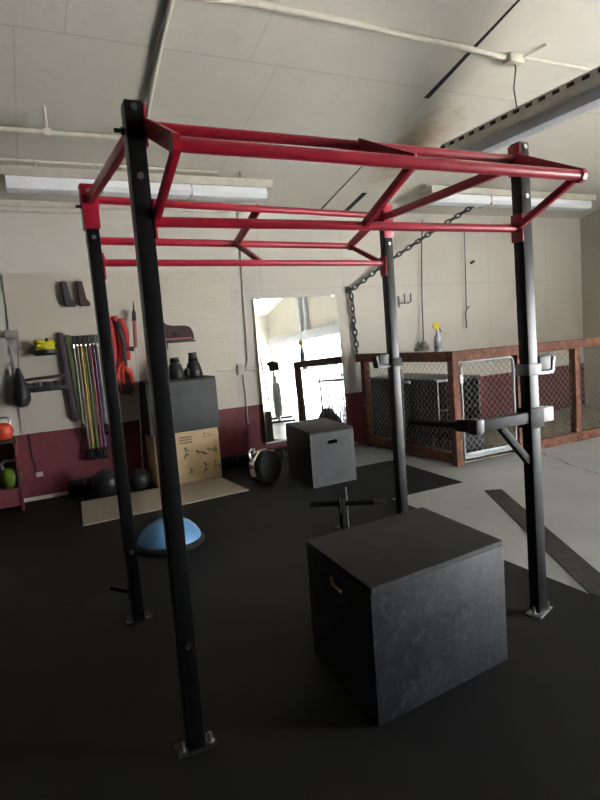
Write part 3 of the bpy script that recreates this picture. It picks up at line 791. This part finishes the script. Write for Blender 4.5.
# ------------------------------------------------------------------ back wall fittings
ch_t = thing('chain', (4.2, YB - .03, 2.1), 'black chain looping from the right lamp to a wall hook and hanging down', 'chain')
pts = [(6.0, 6.2, 3.17), (5.4, 6.5, 2.82), (4.8, 6.72, 2.46), (4.22, 6.77, 2.10), (4.24, 6.78, 1.7), (4.26, 6.78, 1.27)]
dense = []
for a, b in zip(pts, pts[1:]):
    a, b = V(a), V(b); n = max(1, int((b - a).length / .01))
    dense += [a.lerp(b, i / n) for i in range(n)]
step = 0; pos = []; acc = 0
for i in range(1, len(dense)):
    acc += (dense[i] - dense[i - 1]).length
    if acc >= .078: pos.append((dense[i], (dense[i] - dense[i - 1]).normalized())); acc = 0
mb = MB()
lk = MB().path([(.026 * math.cos(a), 0, .053 * math.sin(a)) for a in [2 * PI * i / 14 for i in range(14)]], .0115, 6, True)
lk0 = lk.build('link', M['dark_steel'], None)
for i, (p, d) in enumerate(pos):
    o = lk0 if i == 0 else lk0.copy()
    if i: COL.objects.link(o)
    o.parent = ch_t; o.location = p - ch_t.location
    o.rotation_mode = 'QUATERNION'
    o.rotation_quaternion = d.to_track_quat('Z', 'Y') @ Quaternion((0, 0, 1), PI / 2 * (i % 2) + .4)
hk = thing('wall_hook', (4.2, YB, 2.1), 'small dark hook on the wall where the black chain turns', 'hook')
MB().obox((4.2, YB - .006, 2.12), (.05, .012, .08), None, .002).build('plate', M['dark_steel'], hk)
MB().path([(4.2, YB - .01, 2.12), (4.2, YB - .05, 2.10), (4.2, YB - .085, 2.105), (4.2, YB - .09, 2.14)], .008, 8).build('prong', M['dark_steel'], hk)
hk = thing('wall_hook', (5.1, YB, 1.92), 'black double-prong wall rack hook right of the far right post', 'hook')
MB().obox((5.03, YB - .006, 1.92), (.03, .012, .16), None, .002).build('plate', M['dark_steel'], hk)
for dx in (0.06, .17):
    MB().path([(5.03, YB - .02, 1.90), (5.03 + dx, YB - .03, 1.90), (5.03 + dx + .02, YB - .04, 1.92), (5.03 + dx + .02, YB - .04, 2.03)], .009, 8).build('prong', M['dark_steel'], hk)
t = thing('dangling_rope', (5.38, YB - .06, 1.26), 'dark rope hanging straight down the wall to a grey lump', 'rope')
MB().path([(5.48, YB - .06, 3.05), (5.44, YB - .05, 2.5), (5.40, YB - .06, 1.9), (5.38, YB - .07, 1.34)], .008, 6).build('rope', M['dark_cloth'], t)
MB().lathe([(0, .0), (.06, .0), (.075, .02), (.05, .06), (.02, .10), (0, .11)], (5.36, YB - .10, 1.245), None, 14).build('weight', M['grey_cloth'], t)
MB().obox((5.36, YB - .05, 1.225), (.2, .09, .03), None, .004).build('ledge', M['grey_cloth'], t)
t = thing('hanging_wire', (6.22, YB - .06, 1.5), 'thin wire with a small hook end hanging on the wall above the gate', 'wire')
MB().path([(6.25, YB - .06, 3.0), (6.24, YB - .06, 2.4), (6.22, YB - .06, 1.78)], .006, 6).build('wire', M['dark_cloth'], t)
MB().path([(6.28, YB - .06, 1.80), (6.22, YB - .06, 1.76), (6.20, YB - .06, 1.70), (6.21, YB - .06, 1.48)], .010, 6).build('hook_end', M['dark_steel'], t)
solo(MB().obox((6.42, YB - .02, 2.46), (.07, .04, .035), RY(-25), .006), 'wall_bracket', M['dark_steel'], (6.42, YB, 2.46), 'small dark bracket high on the wall above the gate', 'bracket')
t = thing('outlet_box', (2.56, YB, 1.2), 'cream electrical outlet box on the wall left of the mirror', 'electrical box')
MB().obox((2.57, YB - .025, 1.19), (.09, .05, .12), None, .006).build('box', M['cream_metal'], t)
MB().path([(2.72, YB - .015, 3.1), (2.70, YB - .015, 2.4), (2.68, YB - .015, 1.3), (2.62, YB - .015, 1.19)], .011, 8).build('conduit', M['pipe_cream'], t)
MB().path([(2.26, YB - .03, 1.205), (2.53, YB - .018, 1.2), (2.84, YB - .015, 1.16)], .011, 8).build('conduit', M['pipe_cream'], t)
MB().path([(2.60, YB - .012, 1.14), (2.61, YB - .012, .9), (2.61, YB - .012, .5)], .008, 8).build('conduit', M['cream_metal'], t)

# pegboard
pg = thing('pegboard', (1.3, YB - .014, .72), 'large cream pegboard hung with gym equipment on the back wall', 'pegboard')
MB().box((.06, YB - .02, .735), (2.52, YB - .008, 2.41), .002).build('board', M['peg'], pg)
for x in (.3, 1.3, 2.3): MB().box((x - .02, YB - .008, .75), (x + .02, YB - .0005, 2.4)).build('batten', M['cream_metal'], pg)
PYF = YB - .021
def peg(mb, x, z, l=.09): mb.path([(x, PYF + .001, z), (x, PYF - l + .02, z), (x, PYF - l, z + .02)], .005, 6)
# two boot shaped pads
for i, (x, lab, m) in enumerate(((.665, 'dark grey boot-shaped pad hung on the pegboard, left of the pair', M['dark_cloth']), (.815, 'dark maroon-grey boot-shaped pad hung on the pegboard, right of the pair', M['maroon_cloth']))):
    t = thing('boot_pad', (x, PYF - .05, 2.05), lab, 'pad', 'boot-shaped pads on the pegboard')
    MB().prism([(-.06 + .01 * i, .25), (-.005 + .01 * i, .25), (.03, .06), (.065, .02), (.06, -.01), (-.03, -.005), (-.04, .02), (-.04, .07)], (-.045, .03), RZ(6), (x, PYF - .035, 2.055)).build('body', m, t, False)
    MB().box((x - .03, PYF - .08, 2.04), (x + .068, PYF - .012, 2.055), .004).build('sole', M['rubber'], t)
    MB().path([(x - .04, PYF - .03, 2.30), (x - .02, PYF - .03, 2.34), (x, PYF - .03, 2.30)], .004, 6).build('loop', M['grey_cloth'], t)
# yellow coil on a black peg tray
t = thing('peg_tray', (.38, PYF - .06, 1.55), 'small black tray on the pegboard under a yellow coil', 'tray')
MB().lathe([(0, 0), (.10, 0), (.125, .02), (.13, .06), (.122, .06), (.112, .02), (0, .012)], (.38, PYF - .132, 1.54), None, 30).build('bowl', M['led_black'], t)
MB().box((.26, PYF - .06, 1.55), (.50, PYF, 1.58), .004).build('bracket', M['led_black'], t)
t = thing('yellow_coil', (.38, PYF - .13, 1.58), 'bright yellow coiled band in a black tray on the pegboard', 'exercise band')
mb = MB()
cpts = []
for i in range(72):
    a = 2 * PI * i / 18; cpts.append((.38 + (.075 + .02 * math.sin(i * .7)) * math.cos(a), PYF - .13 + .06 * math.sin(a), 1.595 + .026 * math.floor(i / 18) + .016 * math.sin(i * .9)))
MB().path(cpts, .023, 8).build('coil', M['yellow'], t)
MB().obox((.40, PYF - .12, 1.69), (.03, .03, .06), RY(10), .006).build('handle', M['dark_cloth'], t)
# tray of assorted bands
t = thing('wall_tray', (.35, PYF - .05, 1.18), 'long black wall tray of small dumbbells low on the pegboard', 'tray')
MB().box((.13, PYF - .12, 1.165), (.56, PYF, 1.18), .003).box((.13, PYF - .12, 1.165), (.56, PYF - .11, 1.215), .003).build('shelf', M['led_black'], t)
for i, (x, m) in enumerate(((.20, 'dark_cloth'), (.30, 'rubber'), (.40, 'dark_steel'), (.48, 'maroon_cloth'))):
    d_ = thing('small_dumbbell', (x, PYF - .06, 1.18), ('charcoal small dumbbell at the left end of the wall tray', 'black rubber small dumbbell second from left in the wall tray', 'steel small dumbbell second from right in the wall tray', 'maroon small dumbbell at the right end of the wall tray')[i], 'dumbbell', 'small dumbbells in the wall tray')
    z = 1.182 + .042
    MB().tube((x - .03, PYF - .055, z), (x + .03, PYF - .055, z), .013, 10).build('handle', M['steel'], d_)
    for s in (-1, 1): MB().tube((x + s * .022, PYF - .055, z), (x + s * .046, PYF - .055, z), .042, 6).build('head', M[m], d_)
solo(MB().tube((.15, PYF - .06, 1.30), (.55, PYF - .06, 1.315), .016, 12).tube((.15, PYF - .06, 1.30), (.15, PYF, 1.30), .008, 8).tube((.55, PYF - .06, 1.315), (.55, PYF, 1.315), .008, 8), 'wall_bar', M['maroon_cloth'], (.35, PYF, 1.3), 'dark maroon bar fixed across the pegboard above the wall tray', 'bar')
# strap and teardrop bag at far left
t = thing('speed_bag', (.09, PYF - .08, 1.02), 'black teardrop bag on clear straps at the far left of the pegboard', 'punching bag')
MB().lathe([(0, 0), (.05, .012), (.085, .06), (.09, .12), (.07, .22), (.045, .32), (.02, .41), (0, .42)], (.10, PYF - .095, 1.02), None, 26).build('bag', M['black_leather'], t)
for dx in (-.045, .045): MB().bar((.09 + dx, PYF - .06, 1.80), (.09 + dx * .35, PYF - .09, 1.42), .02, .005, (0, 1, 0), .001).build('strap', M['grey_cloth'], t)
MB().obox((.08, PYF - .04, 1.79), (.14, .08, .07), None, .004).build('bracket', M['grey_cloth'], t)
# dark looped bands
for i, (x, m, lab) in enumerate(((.545, 'purple_rubber', 'dark purple flat loop band hung left of the tube rack'), (.615, 'band_gn', 'dark olive flat loop band hung against the tube rack'))):
    t = thing('loop_band', (x, PYF - .05, .9), lab, 'exercise band', 'flat loop bands on the pegboard')
    ztop, zb = 1.77 - .03 * i, .84
    mb = MB()
    for s in (-1, 1): mb.bar((x + .0 * s, PYF - .04 + .018 * s, ztop), (x + .05, PYF - .045 + .018 * s, zb), .055, .008, (0, 1, 0), .002)
    mb.path([(x + .05 - .02, PYF - .027, zb), (x + .05, PYF - .04, zb - .03), (x + .05 + .01, PYF - .06, zb)], .014, 8)
    mb.build('band', M[m], t)
    mb = MB(); peg(mb, x, ztop - .012, .09); mb.build('peg', M['steel'], t)
# tube rack with hanging tubes
t = thing('band_rack', (.79, PYF - .06, 1.6), 'dark slotted rack on the pegboard holding coloured tube bands', 'rack')
MB().box((.66, PYF - .11, 1.63), (.93, PYF, 1.66), .004).box((.66, PYF - .012, 1.60), (.93, PYF, 1.73), .003).build('shelf', M['dark_steel'], t)
for i in range(6):
    x = .68 + .046 * i
    MB().path([(x, PYF - .10, 1.66), (x, PYF - .12, 1.68), (x + .006, PYF - .125, 1.715)], .006, 6).build('prong', M['chrome'], t)
tubes = [(.665, 'band_gl', 1.58, .75, 'pale grey'), (.70, 'band_tn', 1.60, .46, 'tan'), (.735, 'band_yl', 1.60, .46, 'yellow'), (.785, 'band_gn', 1.59, .46, 'olive green'), (.83, 'band_rd', 1.60, .46, 'red'), (.865, 'band_pu', 1.60, .46, 'purple'), (.905, 'band_gy', 1.58, .72, 'grey')]
for x, m, zt, zb, cn in tubes:
    t = thing('tube_band', (x, PYF - .08, zb), '%s tube band with black handle hanging from the slotted rack' % cn, 'exercise band', 'coloured tube bands on the rack')
    y = PYF - .075
    mb = MB(); mb.path([(x, y, zt + .03), (x + .004, y, 1.3), (x + .006, y, .95), (x + .004, y, zb + .02)], .0105, 8)
    mb.path([(x + .022, y + .02, zt + .02), (x + .028, y + .02, 1.2), (x + .02, y + .02, zb + .03)], .009, 8)
    mb.build('tube', M[m], t)
    MB().tube((x, y, zt + .02), (x, y, zt + .06), .012, 8).build('clip', M['chrome'], t)
    MB().path([(x, y, zb + .03), (x - .014, y - .01, zb - .01), (x - .016, y - .01, zb - .08), (x + .016, y - .01, zb - .08), (x + .014, y - .01, zb - .01), (x + .004, y, zb + .03)], .009, 8).build('handle', M['grip'], t)
    MB().tube((x - .018, y - .01, zb - .08), (x + .018, y - .01, zb - .08), .019, 10).build('grip', M['grip'], t)
# red straps and tassels
t = thing('red_straps', (1.14, PYF - .07, 1.3), 'bundle of bright red straps hung on the pegboard behind the posts', 'straps')
for i, (x0, x1, zt, zb, w) in enumerate(((1.04, 1.06, 1.90, 1.15, .05), (1.10, 1.16, 1.91, 1.3, .06), (1.16, 1.22, 1.88, 1.42, .055), (1.12, 1.18, 1.86, 1.2, .045))):
    MB().path([(x0, PYF - .05 - .012 * i, zt - .02), (x0 + .02, PYF - .06 - .012 * i, zt), ((x0 + x1) / 2 + .03, PYF - .07 - .01 * i, (zt + zb) / 2 + .08), (x1, PYF - .06 - .012 * i, zb)], [w * .5, w * .6, w * .62, w * .5], 10).build('strap', M['red_cloth'] if i != 3 else M['dark_cloth'], t)
mb = MB(); peg(mb, 1.1, 1.87, .14); mb.build('peg', M['steel'], t)
MB().tube((1.20, PYF - .09, 1.55), (1.29, PYF - .10, 1.54), .026, 12).build('handle', M['dark_cloth'], t)
t = thing('cord_bundle', (1.12, PYF - .07, 1.15), 'tangled bundle of orange-red cords hanging below the red straps', 'cords')
random.seed(4)
mb = MB()
for i in range(20):
    x = 1.05 + .19 * random.random(); z1 = 1.42 - .1 * random.random(); y = PYF - .05 - .08 * random.random()
    mb.path([(1.14 + .02 * random.random(), y, z1), (x, y - .03, z1 - .10), (x + .06 * (random.random() - .5), y - .01, z1 - .22 - .12 * random.random())], .008, 6)
mb.build('cords', M['red_tassel'], t)
mb = MB(); peg(mb, 1.14, 1.41, .12); mb.build('peg', M['steel'], t)
MB().sphere((1.16, PYF - .09, 1.12), .085, (1, .7, 1), 16).build('dark_bundle', M['dark_cloth'], t)
# pole leaning on the pegboard
t = thing('pole', (1.21, 6.60, MT), 'thin pale pole with red sleeve and dark tip leaning on the pegboard', 'pole')
pa, pb = V((1.215, 6.585, MT)), V((1.335, 6.72, 1.99))
pl = lambda f: pa.lerp(pb, f)
MB().tube(pl(0), pl(.80), .009, 10).build('shaft', M['white_cord'], t)
MB().tube(pl(.78), pl(.935), .021, 12).build('sleeve', M['pink_tape'], t)
MB().tube(pl(.93), pl(.985), .026, 12, .02).tube(pl(.98), pl(1.04), .012, 10, .004).build('tip', M['dark_cloth'], t)
# shelf holding a dark bag
t = thing('peg_shelf', (1.78, PYF - .07, 1.56), 'thin dark shelf on the pegboard right of the front-left post', 'shelf')
MB().box((1.56, PYF - .16, 1.575), (1.99, PYF, 1.595), .003).build('board', M['led_black'], t)
for x in (1.6, 1.7): MB().prism([(0, 0), (-.012, 0), (-.012, -.08), (0, -.08)], (-.008, .008), RZ(0), (x, PYF - .003, 1.575)).build('bracket', M['led_black'], t, False)
t = thing('gear_bag', (1.78, PYF - .08, 1.595), 'dark maroon rounded gear bag on the pegboard shelf', 'bag')
mb = MB(); mb.prism([(-.2, 0), (.2, 0), (.195, .08), (.165, .15), (.10, .17), (-.05, .175), (-.12, .18), (-.15, .24), (-.2, .245)], (-.06, .06), None, (1.785, PYF - .082, 1.596))
bmesh.ops.bevel(mb.bm, geom=list(mb.bm.edges), offset=.012, segments=2, affect='EDGES')
mb.build('body', M['maroon_cloth'], t)
MB().path([(1.74, PYF - .145, 1.70), (1.78, PYF - .155, 1.67), (1.83, PYF - .155, 1.68), (1.86, PYF - .145, 1.71)], .008, 8).build('handle', M['dark_cloth'], t)
MB().bar((1.62, PYF - .146, 1.62), (1.95, PYF - .146, 1.62), .006, .015, (0, 0, 1), .001).build('trim', M['pink_tape'], t)
# boxing gloves on the stacked black box
ztop = MT + .576 + .585
for (x, y, rz, hgt, lab) in ((1.68, 6.5, -15, .24, 'shorter black boxing glove standing on the stacked black box'), (1.89, 6.5, 12, .28, 'taller black boxing glove standing at the right on the stacked black box')):
    t = thing('boxing_glove', (x, y, ztop), lab, 'boxing glove', 'black boxing gloves on the box')
    R = RZ(rz); k = hgt / .28
    MB().lathe([(0, 0), (.085, .0), (.098, .03), (.09, .09), (.07, .15), (.062, .17), (0, .17)], (x, y, ztop), R, 22).build('fist', M['black_leather'], t)
    MB().lathe([(.055, .15), (.05, .17), (.045, hgt - .02), (.05, hgt), (.036, hgt), (.036, .17)], (x, y, ztop), R, 22).build('cuff', M['dark_cloth'], t)
    MB().sphere(V((x, y, ztop)) + R @ V((-.095, -.02, .06)), .04, (.9, 1, 1.45), 16).build('thumb', M['black_leather'], t)
    MB().lathe([(.0515, .185), (.0535, .187), (.0525, .215), (.0505, .217)], (x, y, ztop), R, 22).build('wrist_strap', M['grip'], t)

# kettlebell rack at the left edge
kr = thing('storage_rack', (-.6, 6.62, 0), 'maroon-painted wooden rack of kettlebells at the left wall edge', 'rack')
x0, x1, y0, y1 = -1.6, .0, 6.44, 6.80
for z in (.215, .70): MB().box((x0, y0, z), (x1, y1, z + .03), .004).build('shelf', M['dado_red'] if z < .5 else M['led_black'], kr)
for x in (x0, x1 - .03): MB().box((x, y0 + .0, MT), (x + .03, y1, .70), .003).build('side_panel', M['dado_red'], kr)
MB().box((x0 + .03, y0 + .01, .06), (x1 - .03, y0 + .03, .215), .003).build('kick_panel', M['dado_red'], kr)
def kettlebell(x, y, z, r, m, label):
    t = thing('kettlebell', (x, y, z), label, 'kettlebell', 'kettlebells on the left rack')
    MB().lathe([(0, 0), (r * .6, 0), (r * .75, r * .12), (r * .98, r * .7), (r, r), (r * .92, r * 1.4), (r * .6, r * 1.8), (0, r * 1.98)], (x, y, z), None, 30).build('bell', m, t)
    h = r * 1.7
    MB().path([(x - r * .55, y, z + h - r * .1), (x - r * .75, y, z + h + r * .5), (x - r * .45, y, z + h + r * .85), (x + r * .45, y, z + h + r * .85), (x + r * .75, y, z + h + r * .5), (x + r * .55, y, z + h - r * .1)], r * .17, 10).build('handle', M['steel'], t)
kettlebell(-.10, 6.56, .73, .088, M['orange'], 'orange-red kettlebell on top of the rack at far left')
kettlebell(-.09, 6.56, .245, .105, M['green'], 'green kettlebell on the lower shelf of the left rack')
kettlebell(-.45, 6.58, .245, .11, M['rubber'], 'black kettlebell left of the green one on the lower shelf')
# white cable and scuffed outlet on the maroon wall
t = thing('wall_cable', (.16, YB, .3), 'thin dull cable running down the maroon wall to a small socket', 'cable')
MB().path([(.12, YB - .007, .73), (.13, YB - .007, .5), (.16, YB - .007, .33)], .007, 6).build('cable', M['maroon_cloth'], t)
MB().obox((.18, YB - .01, .28), (.07, .02, .05), None, .004).build('socket', M['cream_metal'], t)

# ------------------------------------------------------------------ behind the camera, seen in the mirror: exercise bike
ex, ey = 5.30, 1.6
b = thing('exercise_bike', (ex, ey, 0), 'white-framed fan exercise bike reflected in the wall mirror', 'exercise bike')
Rb = RZ(112) * 1.22
def B(x, y, z): return V((ex, ey, 0)) + Rb @ V((x, y, z))
for s in (-.42, .45): MB().bar(B(s, -.28, .03), B(s, .28, .03), .06, .05, (0, 0, 1), .006).build('foot', M['dark_steel'], b)
MB().path([B(-.42, 0, .05), B(-.2, 0, .3), B(.15, 0, .32), B(.45, 0, .05)], .035, 12).path([B(-.2, 0, .3), B(-.28, 0, .85)], .032, 12).path([B(.15, 0, .3), B(.30, 0, .85)], .032, 12).build('frame', M['white_plastic'], b)
fw_ = MB(); fw_.lathe([(0, .07), (.16, .075), (.29, .06), (.31, .0), (.29, -.06), (.16, -.075), (0, -.07)], B(.38, 0, .42), Rb @ RX(90), 36); fw_.build('fan_cage', M['grey_paint'], b)
MB().tube(B(-.28, 0, .83), B(-.30, 0, 1.02), .018, 10).build('seat_post', M['chrome'], b)
MB().sphere(B(-.30, 0, 1.07), .13, (1.15, .9, .45), 20).build('seat', M['black_leather'], b)
for s in (-1, 1):
    MB().path([B(.1, s * .14, .35), B(.2, s * .18, .8), B(.05, s * .22, 1.18), B(-.05, s * .24, 1.22)], .016, 10).build('handlebar', M['dark_steel'], b)
MB().obox(B(.32, 0, 1.0), (.04, .18, .14), Rb @ RY(-20), .01).build('console', M['led_black'], b)

# ------------------------------------------------------------------ light: daylight through the open door behind the camera
w = bpy.data.worlds.new('overcast_daylight'); sc.world = w; w.use_nodes = True
bgn = w.node_tree.nodes['Background']
bgn.inputs['Color'].default_value = (.93, .96, 1.0, 1)
bgn.inputs['Strength'].default_value = 9.0
pl_ = bpy.data.lights.new('door_portal', 'AREA'); pl_.shape = 'RECTANGLE'
pl_.size = DY1 - DY0; pl_.size_y = DZ
pl_.cycles.is_portal = True
po = bpy.data.objects.new('door_portal', pl_); COL.objects.link(po)
po.location = (XR + .1, (DY0 + DY1) / 2, DZ / 2)
po.rotation_euler = (V((-1, 0, 0))).to_track_quat('-Z', 'Z').to_euler()
sun = bpy.data.lights.new('sun', 'SUN'); sun.energy = 45; sun.angle = .02; sun.color = (1, .97, .94)
so = bpy.data.objects.new('sun', sun); COL.objects.link(so)
so.rotation_euler = V((-.45, .25, -1)).to_track_quat('-Z', 'Y').to_euler()

# ------------------------------------------------------------------ camera
yaw, pitch, roll = .458, .103, -.077
cy_, sy_, cp, sp_ = math.cos(yaw), math.sin(yaw), math.cos(pitch), math.sin(pitch)
fwd = V((sy_ * cp, cy_ * cp, -sp_)); rt = V((cy_, -sy_, 0)); up = rt.cross(fwd)
cr_, sr_ = math.cos(roll), math.sin(roll)
R2 = rt * cr_ + up * sr_; U2 = up * cr_ - rt * sr_
cam = bpy.data.cameras.new('camera'); co = bpy.data.objects.new('camera', cam); COL.objects.link(co)
m4 = Matrix((R2, U2, -fwd)).transposed().to_4x4(); m4.translation = V((0, 0, 1.504)); co.matrix_world = m4
cam.sensor_fit = 'VERTICAL'; cam.sensor_height = 24; cam.sensor_width = 18; cam.lens = 585 / 800 * 24
cam.clip_start = .05
sc.camera = co
sc.view_settings.view_transform = 'Standard'; sc.view_settings.look = 'None'
sc.view_settings.gamma = 1; sc.view_settings.use_curve_mapping = False
sc.view_settings.exposure = 1.9
sc.cycles.diffuse_bounces = 8; sc.cycles.max_bounces = 14
